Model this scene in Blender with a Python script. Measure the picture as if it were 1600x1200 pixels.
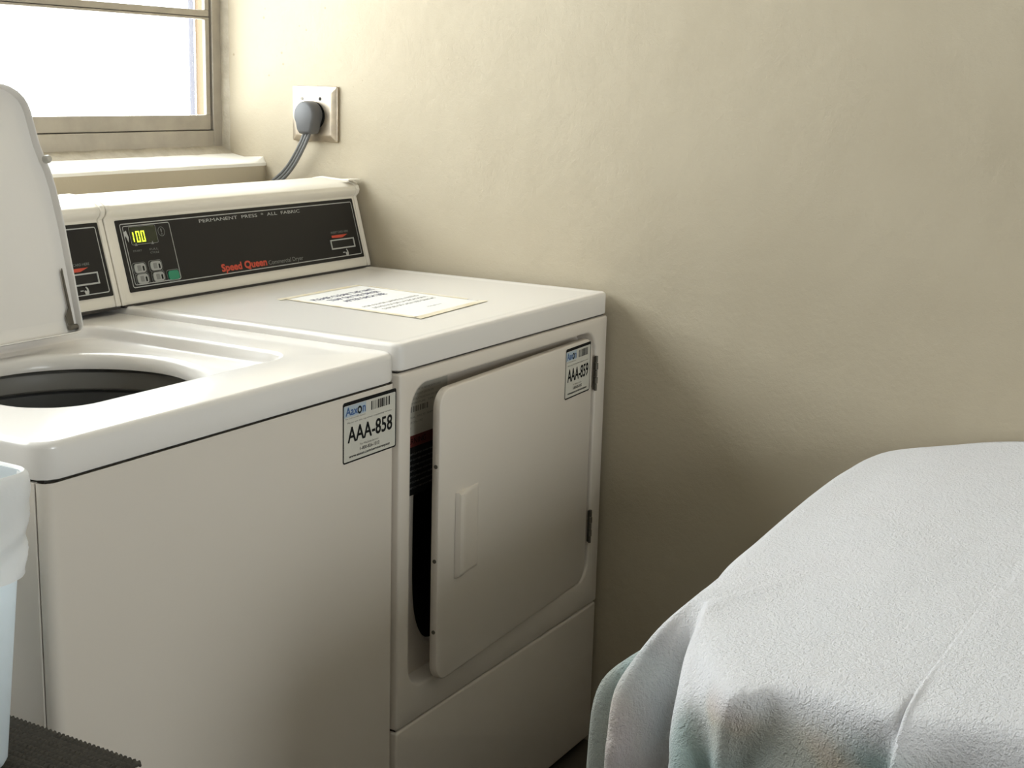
import bpy, bmesh, math, random
from mathutils import Vector, Matrix, noise
random.seed(7)
for o in list(bpy.data.objects): bpy.data.objects.remove(o)
SC = bpy.context.scene
COL = SC.collection
# ------------------------------------------------------------------ camera
cam_d = bpy.data.cameras.new('camera'); cam = bpy.data.objects.new('camera', cam_d); COL.objects.link(cam)
YAW, PITCH, ROLL = 1.049, -0.2128, 0.0268
F = Vector((math.sin(YAW)*math.cos(PITCH), math.cos(YAW)*math.cos(PITCH), math.sin(PITCH)))
R = Vector((math.cos(YAW), -math.sin(YAW), 0)); U = R.cross(F)
R2 = R*math.cos(ROLL)+U*math.sin(ROLL); U2 = -R*math.sin(ROLL)+U*math.cos(ROLL)
M = Matrix((R2, U2, -F)).transposed().to_4x4(); M.translation = Vector((-2.3238, -1.1333, 1.29))
cam.matrix_world = M
cam_d.sensor_fit = 'HORIZONTAL'; cam_d.sensor_width = 36; cam_d.lens = 36*2180.9/1600
cam_d.clip_start = .02
SC.camera = cam
# ------------------------------------------------------------------ light
SC.view_settings.view_transform = 'Standard'; SC.view_settings.look = 'None'
SC.view_settings.gamma = 1; SC.view_settings.use_curve_mapping = False
SC.view_settings.exposure = 0.0
w = bpy.data.worlds.new('daylight'); SC.world = w; w.use_nodes = True
wb = w.node_tree.nodes['Background']; wb.inputs[0].default_value = (.95, .97, 1, 1); wb.inputs[1].default_value = 11.6
def portal(name, loc, rot, sx, sy):
    l = bpy.data.lights.new(name, 'AREA'); l.shape = 'RECTANGLE'; l.size = sx; l.size_y = sy
    l.cycles.is_portal = True
    o = bpy.data.objects.new(name, l); COL.objects.link(o); o.location = loc; o.rotation_euler = rot
portal('window_daylight', (-1.15, 1.03, 1.68), (-math.pi/2, 0, 0), 2.32, 1.1)
portal('added_rear_fill', (-1.7, -3.42, 1.35), (math.pi/2, 0, 0), 1.2, 1.1)  # portal of the added rear window, fill light only

# ------------------------------------------------------------------ helpers
def link(name, me, parent=None, mats=None):
    o = bpy.data.objects.new(name, me); COL.objects.link(o)
    for m in (mats if isinstance(mats, (list, tuple)) else [mats]):
        if m: me.materials.append(m)
    if parent:
        o.parent = parent
        o.matrix_parent_inverse = Matrix.Translation(-wloc(parent))
    return o
def wloc(o):
    return Vector(o.location) if not o.parent else Vector((0, 0, 0))
def thing(name, loc, label, cat, group=None):
    o = bpy.data.objects.new(name, None); COL.objects.link(o); o.location = loc; o.empty_display_size = .1
    return tag(o, label, cat, group)
def tag(o, label, cat, group=None):
    o['label'] = label; o['category'] = cat
    if group: o['group'] = group
    return o
def bmo(name, bm, mats, parent=None, smooth=True, bevel=0, seg=3, angle=35):
    bmesh.ops.recalc_face_normals(bm, faces=bm.faces)
    me = bpy.data.meshes.new(name); bm.to_mesh(me); bm.free()
    o = link(name, me, parent, mats)
    if bevel:
        b = o.modifiers.new('bevel', 'BEVEL'); b.width = bevel; b.segments = seg; b.limit_method = 'ANGLE'; b.angle_limit = math.radians(30)
    if smooth:
        me.polygons.foreach_set('use_smooth', [True]*len(me.polygons))
        try: me.set_sharp_from_angle(angle=math.radians(angle))
        except Exception: pass
        if bevel:
            wn = o.modifiers.new('wn', 'WEIGHTED_NORMAL'); wn.keep_sharp = True
    return o
def box(bm, x0, x1, y0, y1, z0, z1, mi=0):
    vs = [bm.verts.new(p) for p in ((x0,y0,z0),(x1,y0,z0),(x1,y1,z0),(x0,y1,z0),(x0,y0,z1),(x1,y0,z1),(x1,y1,z1),(x0,y1,z1))]
    for f in ((0,3,2,1),(4,5,6,7),(0,1,5,4),(1,2,6,5),(2,3,7,6),(3,0,4,7)):
        bm.faces.new([vs[i] for i in f]).material_index = mi
    return vs
def struct(name, bm, m, **k):
    o = bmo(name, bm, m, **k); o['kind'] = 'structure'; return o
def loft(bm, rings, cap0=False, cap1=False, closed=True, mi=0):
    vr = [[bm.verts.new(p) for p in r] for r in rings]
    n = len(vr[0])
    for a, b in zip(vr, vr[1:]):
        for i in range(n if closed else n-1):
            j = (i+1) % n
            f = bm.faces.new((a[i], a[j], b[j], b[i])); f.material_index = mi
    if cap0: bm.faces.new(vr[0][::-1]).material_index = mi
    if cap1: bm.faces.new(vr[-1]).material_index = mi
    return vr
def rr(x0, x1, y0, y1, r, n=8):
    """rounded rectangle outline, corner radii r (one or four, from low-low anticlockwise)"""
    r = r if isinstance(r, (list, tuple)) else [r]*4
    pts = []
    for (cx, cy, a0), q in zip(((x0, y0, 180), (x1, y0, 270), (x1, y1, 0), (x0, y1, 90)), r):
        ccx = cx + (q if cx == x0 else -q); ccy = cy + (q if cy == y0 else -q)
        for k in range(n+1):
            a = math.radians(a0 + 90*k/n); pts.append((ccx+q*math.cos(a), ccy+q*math.sin(a)))
    return pts
def resample(pts, n):
    P = [Vector(p) for p in pts]; P.append(P[0]); L = [0]
    for a, c in zip(P, P[1:]): L.append(L[-1]+(c-a).length)
    out = []; j = 0
    for i in range(n):
        d = L[-1]*i/n
        while L[j+1] < d: j += 1
        out.append(P[j].lerp(P[j+1], (d-L[j])/max(1e-9, L[j+1]-L[j])))
    return out
def tube(bm, pts, rad, n=12, mi=0, cap=True):
    pts = [Vector(p) for p in pts]; rings = []
    up = Vector((0, 0, 1))
    for i, p in enumerate(pts):
        t = (pts[min(i+1, len(pts)-1)]-pts[max(i-1, 0)]).normalized()
        s = t.cross(up)
        if s.length < .05: s = t.cross(Vector((1, 0, 0)))
        s.normalize(); u = s.cross(t)
        rd = rad[i] if isinstance(rad, (list, tuple)) else rad
        rings.append([p + s*math.cos(2*math.pi*k/n)*rd + u*math.sin(2*math.pi*k/n)*rd for k in range(n)])
    loft(bm, rings, cap, cap, mi=mi)
def cr(p0, p1, p2, p3, t):
    return (p1*2 + (p2-p0)*t + (p0*2-p1*5+p2*4-p3)*t*t + (p1*3-p0-p2*3+p3)*t*t*t)*.5
def spline(P, n):
    P = [Vector(p) for p in P]; out = []
    for i in range(len(P)-1):
        a = P[max(i-1, 0)]; d = P[min(i+2, len(P)-1)]
        for k in range(n): out.append(cr(a, P[i], P[i+1], d, k/n))
    out.append(P[-1]); return out
_tc = {}
def text2d(s, shear=0):
    """outline of a word as flat triangles, 1 unit cap height, origin at left of baseline"""
    if (s, shear) in _tc: return _tc[s, shear]
    cu = bpy.data.curves.new('t', 'FONT'); cu.body = s; cu.size = 1; cu.resolution_u = 3; cu.shear = shear
    o = bpy.data.objects.new('t', cu); COL.objects.link(o)
    dg = bpy.context.evaluated_depsgraph_get(); dg.update()
    me = bpy.data.meshes.new_from_object(o.evaluated_get(dg))
    vs = [(v.co.x, v.co.y) for v in me.vertices]; fs = [tuple(p.vertices) for p in me.polygons]
    bpy.data.objects.remove(o); bpy.data.curves.remove(cu); bpy.data.meshes.remove(me)
    x0 = min(v[0] for v in vs); x1 = max(v[0] for v in vs); y0 = min(v[1] for v in vs); y1 = max(v[1] for v in vs)
    vs = [((x-x0)/(x1-x0), (y-y0)/(y1-y0)) for x, y in vs]
    _tc[s, shear] = (vs, fs); return vs, fs
def put_text(bm, s, fr, x0, x1, y0, y1, lift, mi, shear=0, bold=0):
    """fr maps (u, v, height) in metres to 3-D; the words fill the rectangle x0..x1, y0..y1"""
    vs, fs = text2d(s, shear)
    offs = [(0, 0)] if not bold else [(0, 0), (bold, 0), (0, bold), (bold, bold)]
    for k, (ox, oy) in enumerate(offs):
        nv = [bm.verts.new(fr(x0+(x1-x0)*x+ox, y0+(y1-y0)*y+oy, lift+k*1e-5)) for x, y in vs]
        for f in fs:
            try: bm.faces.new([nv[i] for i in f]).material_index = mi
            except ValueError: pass
def quad(bm, fr, x0, x1, y0, y1, lift, mi):
    bm.faces.new([bm.verts.new(fr(x, y, lift)) for x, y in ((x0,y0),(x1,y0),(x1,y1),(x0,y1))]).material_index = mi
def slab(bm, fr, pts, h0, h1, mi):
    a = [bm.verts.new(fr(x, y, h0)) for x, y in pts]; b = [bm.verts.new(fr(x, y, h1)) for x, y in pts]
    n = len(pts)
    for i in range(n): bm.faces.new((a[i], a[(i+1) % n], b[(i+1) % n], b[i])).material_index = mi
    bm.faces.new(b).material_index = mi
    bm.faces.new(a[::-1]).material_index = mi
def line_loop(bm, fr, pts, wd, lift, mi):
    """thin printed outline"""
    n = len(pts); c = Vector((sum(p[0] for p in pts)/n, sum(p[1] for p in pts)/n))
    P = [Vector(p) for p in pts]; inn = []
    for i in range(n):
        a = (P[i]-P[i-1]); b = (P[(i+1) % n]-P[i])
        a = a.normalized() if a.length > 1e-9 else b.normalized(); b = b.normalized() if b.length > 1e-9 else a
        t = (a+b).normalized(); inn.append(P[i]+Vector((-t.y, t.x))*wd)
    o = [bm.verts.new(fr(p.x, p.y, lift)) for p in P]; q = [bm.verts.new(fr(p.x, p.y, lift)) for p in inn]
    for i in range(n): bm.faces.new((o[i], o[(i+1) % n], q[(i+1) % n], q[i])).material_index = mi

# ------------------------------------------------------------------ materials
def mat(name, col, rough=.5, metal=0, coat=0, bump=None, mott=None, emit=None, spec=None, trans=0, sss=0, coatr=.1):
    m = bpy.data.materials.new(name); m.use_nodes = True; nt = m.node_tree; b = nt.nodes['Principled BSDF']
    b.inputs['Base Color'].default_value = (*col, 1); b.inputs['Roughness'].default_value = rough; b.inputs['Metallic'].default_value = metal
    b.inputs['Coat Weight'].default_value = coat; b.inputs['Coat Roughness'].default_value = coatr
    if spec is not None: b.inputs['Specular IOR Level'].default_value = spec
    if trans: b.inputs['Transmission Weight'].default_value = trans
    if sss: b.inputs['Subsurface Weight'].default_value = sss; b.inputs['Subsurface Radius'].default_value = (.02, .02, .02)
    if emit: b.inputs['Emission Color'].default_value = (*emit[0], 1); b.inputs['Emission Strength'].default_value = emit[1]
    tc = nt.nodes.new('ShaderNodeTexCoord')
    if mott:   # (scale, second colour, amount)
        n = nt.nodes.new('ShaderNodeTexNoise'); n.inputs['Scale'].default_value = mott[0]; n.inputs['Detail'].default_value = 6
        nt.links.new(tc.outputs['Object'], n.inputs['Vector'])
        r = nt.nodes.new('ShaderNodeValToRGB'); r.color_ramp.elements[0].position = .35; r.color_ramp.elements[1].position = .7
        r.color_ramp.elements[0].color = (*col, 1); r.color_ramp.elements[1].color = (*[c*(1-mott[2])+d*mott[2] for c, d in zip(col, mott[1])], 1)
        nt.links.new(n.outputs[0], r.inputs[0]); nt.links.new(r.outputs[0], b.inputs['Base Color'])
    if bump:   # list of (scale, strength, distance)
        prev = None
        for sc, st, di in bump:
            n = nt.nodes.new('ShaderNodeTexNoise'); n.inputs['Scale'].default_value = sc; n.inputs['Detail'].default_value = 3
            nt.links.new(tc.outputs['Object'], n.inputs['Vector'])
            bp = nt.nodes.new('ShaderNodeBump'); bp.inputs['Strength'].default_value = st; bp.inputs['Distance'].default_value = di
            nt.links.new(n.outputs[0], bp.inputs['Height'])
            if prev: nt.links.new(prev.outputs[0], bp.inputs['Normal'])
            prev = bp
        nt.links.new(prev.outputs[0], b.inputs['Normal'])
    return m
WALLC = (.445, .384, .283)
m_wall = mat('painted_plaster', WALLC, .75, bump=[(14, .3, .008), (110, .32, .0016), (380, .35, .0008)], mott=(3.5, (.395, .336, .24), .6))
def specks(m, sc, thr, col):
    nt = m.node_tree; b = nt.nodes['Principled BSDF']; src = b.inputs['Base Color'].links[0].from_socket
    tc = nt.nodes.new('ShaderNodeTexCoord'); v = nt.nodes.new('ShaderNodeTexVoronoi'); v.inputs['Scale'].default_value = sc
    nt.links.new(tc.outputs['Object'], v.inputs['Vector'])
    r = nt.nodes.new('ShaderNodeValToRGB'); r.color_ramp.elements[0].position = thr; r.color_ramp.elements[1].position = thr*1.5
    r.color_ramp.elements[0].color = (1, 1, 1, 1); r.color_ramp.elements[1].color = (0, 0, 0, 1)
    n = nt.nodes.new('ShaderNodeTexNoise'); n.inputs['Scale'].default_value = sc*.3
    nt.links.new(tc.outputs['Object'], n.inputs['Vector'])
    sx = nt.nodes.new('ShaderNodeSeparateXYZ'); nt.links.new(tc.outputs['Object'], sx.inputs[0])
    gy = nt.nodes.new('ShaderNodeMath'); gy.operation = 'GREATER_THAN'; gy.inputs[1].default_value = .55; nt.links.new(sx.outputs['Y'], gy.inputs[0])
    gz = nt.nodes.new('ShaderNodeMath'); gz.operation = 'GREATER_THAN'; gz.inputs[1].default_value = 1.25; nt.links.new(sx.outputs['Z'], gz.inputs[0])
    g = nt.nodes.new('ShaderNodeMath'); g.operation = 'MULTIPLY'; nt.links.new(gy.outputs[0], g.inputs[0]); nt.links.new(gz.outputs[0], g.inputs[1])
    mu = nt.nodes.new('ShaderNodeMath'); mu.operation = 'MULTIPLY'
    nt.links.new(v.outputs['Distance'], r.inputs[0]); nt.links.new(r.outputs[0], mu.inputs[0]); nt.links.new(g.outputs[0], mu.inputs[1])
    mx = nt.nodes.new('ShaderNodeMix'); mx.data_type = 'RGBA'; mx.inputs[7].default_value = (*col, 1)
    nt.links.new(mu.outputs[0], mx.inputs[0]); nt.links.new(src, mx.inputs[6]); nt.links.new(mx.outputs[2], b.inputs['Base Color'])
specks(m_wall, 34, .07, (.34, .28, .19))
m_sill = mat('sill_plaster', (.84, .81, .74), .6, bump=[(30, .3, .004), (150, .3, .0015)], mott=(9, (.70, .65, .55), .5))
m_wall2 = mat('bounce_cut_wall_grey', (.24, .23, .21), .8)  # unseen left wall, set dark to cut light bounced onto left-facing sides
m_grout = mat('old_sealant', (.50, .45, .36), .8, bump=[(90, .6, .004)], mott=(40, (.36, .31, .24), .7))
m_ceil = mat('ceiling_paint', (.62, .60, .54), .8)
m_floor = mat('dark_floor_tile', (.075, .060, .045), .45, mott=(6, (.12, .10, .075), .6), bump=[(30, .15, .002)])
m_alu = mat('dull_aluminium', (.42, .38, .32), .5, .35, bump=[(200, .2, .0008)], mott=(25, (.30, .27, .23), .5))
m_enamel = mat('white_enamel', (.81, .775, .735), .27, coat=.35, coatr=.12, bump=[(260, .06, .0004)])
m_front = mat('white_enamel_front_shade', (.735, .67, .59), .42, coat=.15, coatr=.3, bump=[(300, .08, .0004)])  # same white paint as the tops, darkened and warmed to carry front shade
m_plast = mat('console_plastic', (.74, .69, .60), .36, bump=[(300, .05, .0004)])
m_seam = mat('dark_gap', (.035, .03, .025), .8)
m_black = mat('console_overlay_black', (.012, .011, .010), .5, spec=.3)
m_black2 = mat('black_ink', (.008, .008, .008), .7, spec=.15)
m_line = mat('console_line_grey', (.42, .42, .40), .5)
m_dim = mat('console_lettering_grey', (.20, .20, .19), .5)
m_red = mat('red_ink', (.50, .06, .03), .5)
m_btn = mat('button_grey', (.33, .33, .31), .5)
m_green = mat('button_green', (.02, .22, .12), .4)
m_lcd = mat('display_window', (.020, .026, .010), .25)
m_led = mat('lit_digits', (.5, .6, .02), .5, emit=((.78, 1.0, .05), 1.6))
m_slot = mat('card_slot_black', (.004, .004, .004), .5)
m_label = mat('sticker_paper', (.62, .60, .53), .45)
m_blue = mat('logo_blue', (.035, .10, .27), .5)
m_pale = mat('logo_pale_blue', (.42, .50, .56), .5)
m_grey = mat('ink_grey', (.17, .16, .14), .6)
m_paper = mat('notice_paper', (.80, .79, .77), .5)
m_tape = mat('yellowed_tape', (.72, .62, .42), .35, mott=(45, (.80, .76, .66), .9))
m_navy = mat('ink_navy', (.05, .05, .12), .6)
m_steel = mat('worn_steel', (.40, .34, .27), .36, .85, mott=(38, (.56, .48, .37), .9), bump=[(60, .2, .001)])
m_dark = mat('hinge_metal', (.16, .145, .12), .4, .7)
m_hole = mat('hole_dark', (.02, .018, .014), .8)
m_plug = mat('grey_vinyl', (.098, .098, .10), .5)
m_cord = mat('grey_cord_vinyl', (.12, .12, .115), .45)
m_tub = mat('tub_plastic_grey', (.42, .40, .36), .4)
m_basket = mat('basket_enamel_grey', (.17, .17, .165), .35)
m_bin = mat('translucent_bin_plastic', (.80, .84, .86), .35, bump=[(120, .1, .001)])
m_bag = mat('thin_bag_plastic', (.95, .94, .93), .3, bump=[(70, .3, .002)])
def thin(m, col, amt):
    nt = m.node_tree; out = next(n for n in nt.nodes if n.type == 'OUTPUT_MATERIAL'); b = nt.nodes['Principled BSDF']
    t = nt.nodes.new('ShaderNodeBsdfTranslucent'); t.inputs[0].default_value = (*col, 1); x = nt.nodes.new('ShaderNodeMixShader'); x.inputs[0].default_value = amt
    nt.links.new(b.outputs[0], x.inputs[1]); nt.links.new(t.outputs[0], x.inputs[2]); nt.links.new(x.outputs[0], out.inputs['Surface'])
thin(m_bin, (.86, .90, .92), .55); thin(m_bag, (.95, .94, .92), .2)
m_wood = mat('small_table_laminate', (.10, .085, .07), .5)
m_glass = bpy.data.materials.new('window_glass'); m_glass.use_nodes = True
nt = m_glass.node_tree; nt.nodes.clear()
o_ = nt.nodes.new('ShaderNodeOutputMaterial'); mx = nt.nodes.new('ShaderNodeMixShader'); t_ = nt.nodes.new('ShaderNodeBsdfTransparent'); g_ = nt.nodes.new('ShaderNodeBsdfGlossy')
g_.inputs['Roughness'].default_value = .02; mx.inputs[0].default_value = .05; t_.inputs[0].default_value = (.96, .98, .97, 1)
nt.links.new(t_.outputs[0], mx.inputs[1]); nt.links.new(g_.outputs[0], mx.inputs[2]); nt.links.new(mx.outputs[0], o_.inputs[0])

# ------------------------------------------------------------------ room
XR, YB, YW = .012, .829, .955      # right wall face, back wall face, window plane
b = bmesh.new(); box(b, XR, XR+.15, -3.4, .968, 0, 2.5); struct('wall_right', b, m_wall, smooth=False)
SZ = 1.119
b = bmesh.new()
box(b, -3.2, XR, YB, 1.12, 0, SZ-.014); box(b, -3.2, -2.30, YB, 1.12, SZ-.012, 2.2); box(b, -3.2, XR, YB, 1.12, 2.2, 2.5)
struct('wall_back', b, m_wall, smooth=False)
b = bmesh.new(); box(b, -3.35, -2.2, -3.4, -3.25, 0, 2.5); box(b, -1.1, XR, -3.4, -3.25, 0, 2.5); box(b, -2.2, -1.1, -3.4, -3.25, 0, .80); box(b, -2.2, -1.1, -3.4, -3.25, 1.90, 2.5)
struct('wall_front', b, m_wall, smooth=False)
b = bmesh.new(); box(b, -3.35, -3.2, -3.25, 1.12, 0, 2.5); struct('wall_left', b, m_wall2, smooth=False)
b = bmesh.new(); box(b, -3.35, XR+.15, -3.4, 1.12, 2.5, 2.6); struct('ceiling', b, m_ceil, smooth=False)
b = bmesh.new(); box(b, -3.35, XR+.15, -3.4, 1.12, -.1, 0); struct('floor', b, m_floor, smooth=False)
# sill: slightly uneven plaster top with a soft nose
b = bmesh.new(); rings = []
for i in range(90):
    x = -2.30 + (XR+2.30)*i/89
    e = .0022*noise.noise(Vector((x*14, 0, 3))) + .0012*noise.noise(Vector((x*60, 0, 1)))
    up = .009*max(0, (x+.035)/.047)**2
    rings.append([(x, 1.0, SZ-.016), (x, YB-.0008, SZ-.016), (x, YB-.0008, SZ-.010+e), (x, YB+.0015+e, SZ-.0078+e), (x, YB+.007, SZ-.0065+e+up), (x, YB+.06, SZ+.000+e*.6), (x, YB+.10, SZ+.007), (x, 1.0, SZ+.009)])
loft(b, rings, closed=True, cap0=True, cap1=True); struct('trim_1', b, m_sill)
# sealant fillet between sill and window frame, and up the jamb
b = bmesh.new(); rings = []
for i in range(140):
    x = -2.30 + (XR+2.30)*i/139
    e = .004*noise.noise(Vector((x*22, 2, 0))) + .0025*noise.noise(Vector((x*80, 5, 0)))
    rings.append([(x, .965, SZ), (x, .918+e, SZ+.004), (x, .932+e*.5, SZ+.013+e*.5), (x, .944, SZ+.021+e), (x, .965, SZ+.022+e)])
loft(b, rings, cap0=True, cap1=True); struct('trim_2', b, m_grout)
b = bmesh.new(); rings = []
for i in range(60):
    z = SZ + 1.08*i/59
    e = .003*noise.noise(Vector((1, 3, z*30)))
    rings.append([(XR+.001, .925+e, z), (.006+e*.5, .937, z), (.002+e, .95, z), (XR+.001, .965, z)])
loft(b, rings, cap0=True, cap1=True); struct('trim_3', b, m_grout)
# window: outer frame, awning vents with rails and panes
win = bpy.data.objects.new('window_1', None); COL.objects.link(win); win.location = (-.75, .955, 1.14); win['kind'] = 'structure'
b = bmesh.new()
for (x0, x1, z0, z1) in ((-.021, .006, 1.138, 2.2), (-2.30, -2.275, 1.138, 2.2), (-2.275, -.021, 1.138, 1.1725), (-2.275, -.021, 2.17, 2.2)):
    box(b, x0, x1, .943, .965, z0, z1)
for xm in (-1.15,): box(b, xm-.02, xm+.02, .946, .965, 1.1725, 2.17)
bmo('window_frame', b, m_alu, win, smooth=False, bevel=.0015, seg=2)
b = bmesh.new()
for x0, x1, z0, z1 in ((-.0255, -.019, 1.165, 2.18), (-2.28, -2.268, 1.165, 2.18), (-2.268, -.0255, 1.165, 1.180), (-2.268, -.0255, 1.402, 1.412), (-2.268, -.0255, 1.637, 1.647), (-2.268, -.0255, 1.877, 1.887), (-2.268, -.0255, 2.16, 2.18)): box(b, x0, x1, .9565, .960, z0, z1)
bmo('weather_strip', b, m_seam, win, smooth=False)
zs = [1.174, 1.408, 1.642, 1.882, 2.168]
for i in range(4):
    z0, z1 = zs[i], zs[i+1]
    b = bmesh.new(); bot = .031 if i == 0 else .013
    box(b, -2.272, -.0245, .948, .956, z0, z0+bot)
    box(b, -2.272, -.0245, .948, .956, z1-.006, z1-.0012)
    box(b, -.037, -.0245, .948, .956, z0+bot, z1-.006); box(b, -2.272, -2.25, .948, .956, z0+bot, z1-.006)
    v = bmo('window_sash', b, m_alu, win, smooth=False, bevel=.0012, seg=2)
    b = bmesh.new(); box(b, -2.252, -.035, .951, .953, z0+bot-.002, z1-.004); bmo('pane', b, m_glass, v, smooth=False)
# unseen window added behind the camera to bring in fill daylight
dr = bpy.data.objects.new('added_fill_window', None); COL.objects.link(dr); dr.location = (-1.6, -3.3, .80); dr['kind'] = 'structure'
b = bmesh.new()
for x0, x1, z0, z1 in ((-2.2, -2.17, .80, 1.90), (-1.03, -1.0, .80, 1.90), (-2.17, -1.03, .80, .83), (-2.17, -1.03, 1.87, 1.90), (-2.17, -1.03, 1.34, 1.36)): box(b, x0, x1, -3.36, -3.32, z0, z1)
v = bmo('window_frame', b, m_alu, dr, smooth=False)
b = bmesh.new(); box(b, -2.17, -1.03, -3.342, -3.338, .83, 1.34); box(b, -2.17, -1.03, -3.342, -3.338, 1.36, 1.87); bmo('pane', b, m_glass, v, smooth=False)
# things outside the window, washed out by the daylight
m_pipe = mat('outdoor_pipe_paint', (.17, .125, .085), .6, spec=0)
m_opost = mat('outdoor_post_paint', (.105, .105, .125), .6, spec=0)
b = bmesh.new(); tube(b, [(.821, 1.75, -.3), (.821, 1.75, 3.2)], .013, 20)
tag(bmo('outdoor_downpipe', b, m_pipe), 'pale orange vertical downpipe outside, seen through the right end of the window', 'pipe')
b = bmesh.new(); box(b, .788, .804, 1.755, 1.765, -.3, 3.2)
tag(bmo('outdoor_post', b, m_opost, bevel=.003), 'pale bluish square post outside the window, left of the orange downpipe', 'post')

# ------------------------------------------------------------------ machine building blocks
def cabinet_lid(name, x0, x1, z0, z1, depth, parent, rim=.012, dish=.0025, plan=.016, front_round=.006):
    b = bmesh.new(); rings = []
    def ring(ins, z):
        q = max(plan-ins, .004); return [(x, y, z) for x, y in rr(x0+ins, x1-ins, ins, depth-ins, q, 8)]
    e = front_round
    rings.append(ring(.004, z0)); rings.append(ring(.0005, z0+.002)); rings.append(ring(0, z0+.006)); rings.append(ring(0, z1-e))
    for k in range(1, 6):
        a = math.pi/2*k/5; rings.append(ring(e-e*math.cos(a), z1-e+e*math.sin(a)))
    if dish:
        rings.append(ring(rim, z1)); rings.append(ring(rim+.006, z1-dish*.6)); rings.append(ring(rim+.014, z1-dish))
    loft(b, rings, cap0=True, cap1=True)
    return bmo(name, b, m_enamel, parent, angle=50)
def console(x0, x1, parent, yb=.546, zb=.9155, panel=None):
    """slanted control housing: end caps, moulded top, recess for the overlay"""
    k = .28
    def prof(g):   # (y, z) outline, grown by g
        P = [(yb+.0006-g, zb), (yb+.0012-g, zb+.006), (yb+.0348-g, zb+.130), (yb+.0375-g, zb+.139), (yb+.031-g, zb+.146), (yb+.0290-g, zb+.153), (yb+.032-g, zb+.160+g*.6),
             (yb+.043, zb+.166+g), (yb+.062, zb+.1695+g), (yb+.12, zb+.173+g), (yb+.142, zb+.169+g), (yb+.15+g, zb+.155), (yb+.152+g, zb)]
        return P
    b = bmesh.new(); P = prof(0)
    loft(b, [[(x, y, z) for y, z in P] for x in (x0+.010, x1-.010)], cap0=True, cap1=True)
    body = bmo('console', b, m_plast, parent, bevel=.0012, seg=2, angle=30)
    for xa, xb in ((x0, x0+.010), (x1-.010, x1)):
        b = bmesh.new(); P = prof(.0022)
        loft(b, [[(x, y, z) for y, z in P] for x in (xa, xb)], cap0=True, cap1=True)
        bmo('end_cap', b, m_plast, body, bevel=.0016, seg=3, angle=30)
    b = bmesh.new(); box(b, x0+.004, x1-.004, yb-.003, yb+.15, zb-.0035, zb+.0005)
    bmo('console_gasket', b, m_seam, body, smooth=False)
    return body
def face_frame(yb=.546, zb=.9155):
    k = Vector((0, .28, 1)).normalized(); nrm = Vector((0, -1, .28)).normalized(); o = Vector((0, yb-.0015, zb))
    def fr(x, z, h):   # x world, z world height on the sloped face
        return o + Vector((x, 0, 0)) + k*((z-zb)/k.z) + nrm*h
    return fr
def hand_icon(b, fr, x, z, s, mi):
    slab(b, fr, [(x+px*s, z+pz*s) for px, pz in ((-.1,-.5),(.35,-.5),(.5,-.1),(.42,.25),(.2,.5),(.05,.42),(.22,.2),(.15,-.05),(-.05,.1),(-.2,.0),(-.12,-.2))], .0014, .0018, mi)
    slab(b, fr, [(x-.75*s, z+.12*s), (x-.3*s, z+.12*s), (x-.3*s, z+.0*s), (x-.75*s, z+.0*s)], .0014, .0018, mi)
def card_slot(fr, cx, parent):
    b = bmesh.new(); H = .0016
    x0, x1, z0, z1 = cx-.036, cx+.036, .9585, .9725
    for q in ((x0, x1, z0-.0025, z0), (x0, x1, z1, z1+.0022), (x0-.002, x0, z0-.0025, z1+.0022), (x1, x1+.002, z0-.0025, z1+.0022)):
        slab(b, fr, [(q[0], q[2]), (q[1], q[2]), (q[1], q[3]), (q[0], q[3])], .001, .0032, 1)
    slab(b, fr, [(x0, z0), (x1, z0), (x1, z1), (x0, z1)], .001, .0014, 0)
    o = bmo('card_slot', b, [m_slot, m_line], parent, smooth=False)
    return o
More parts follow.
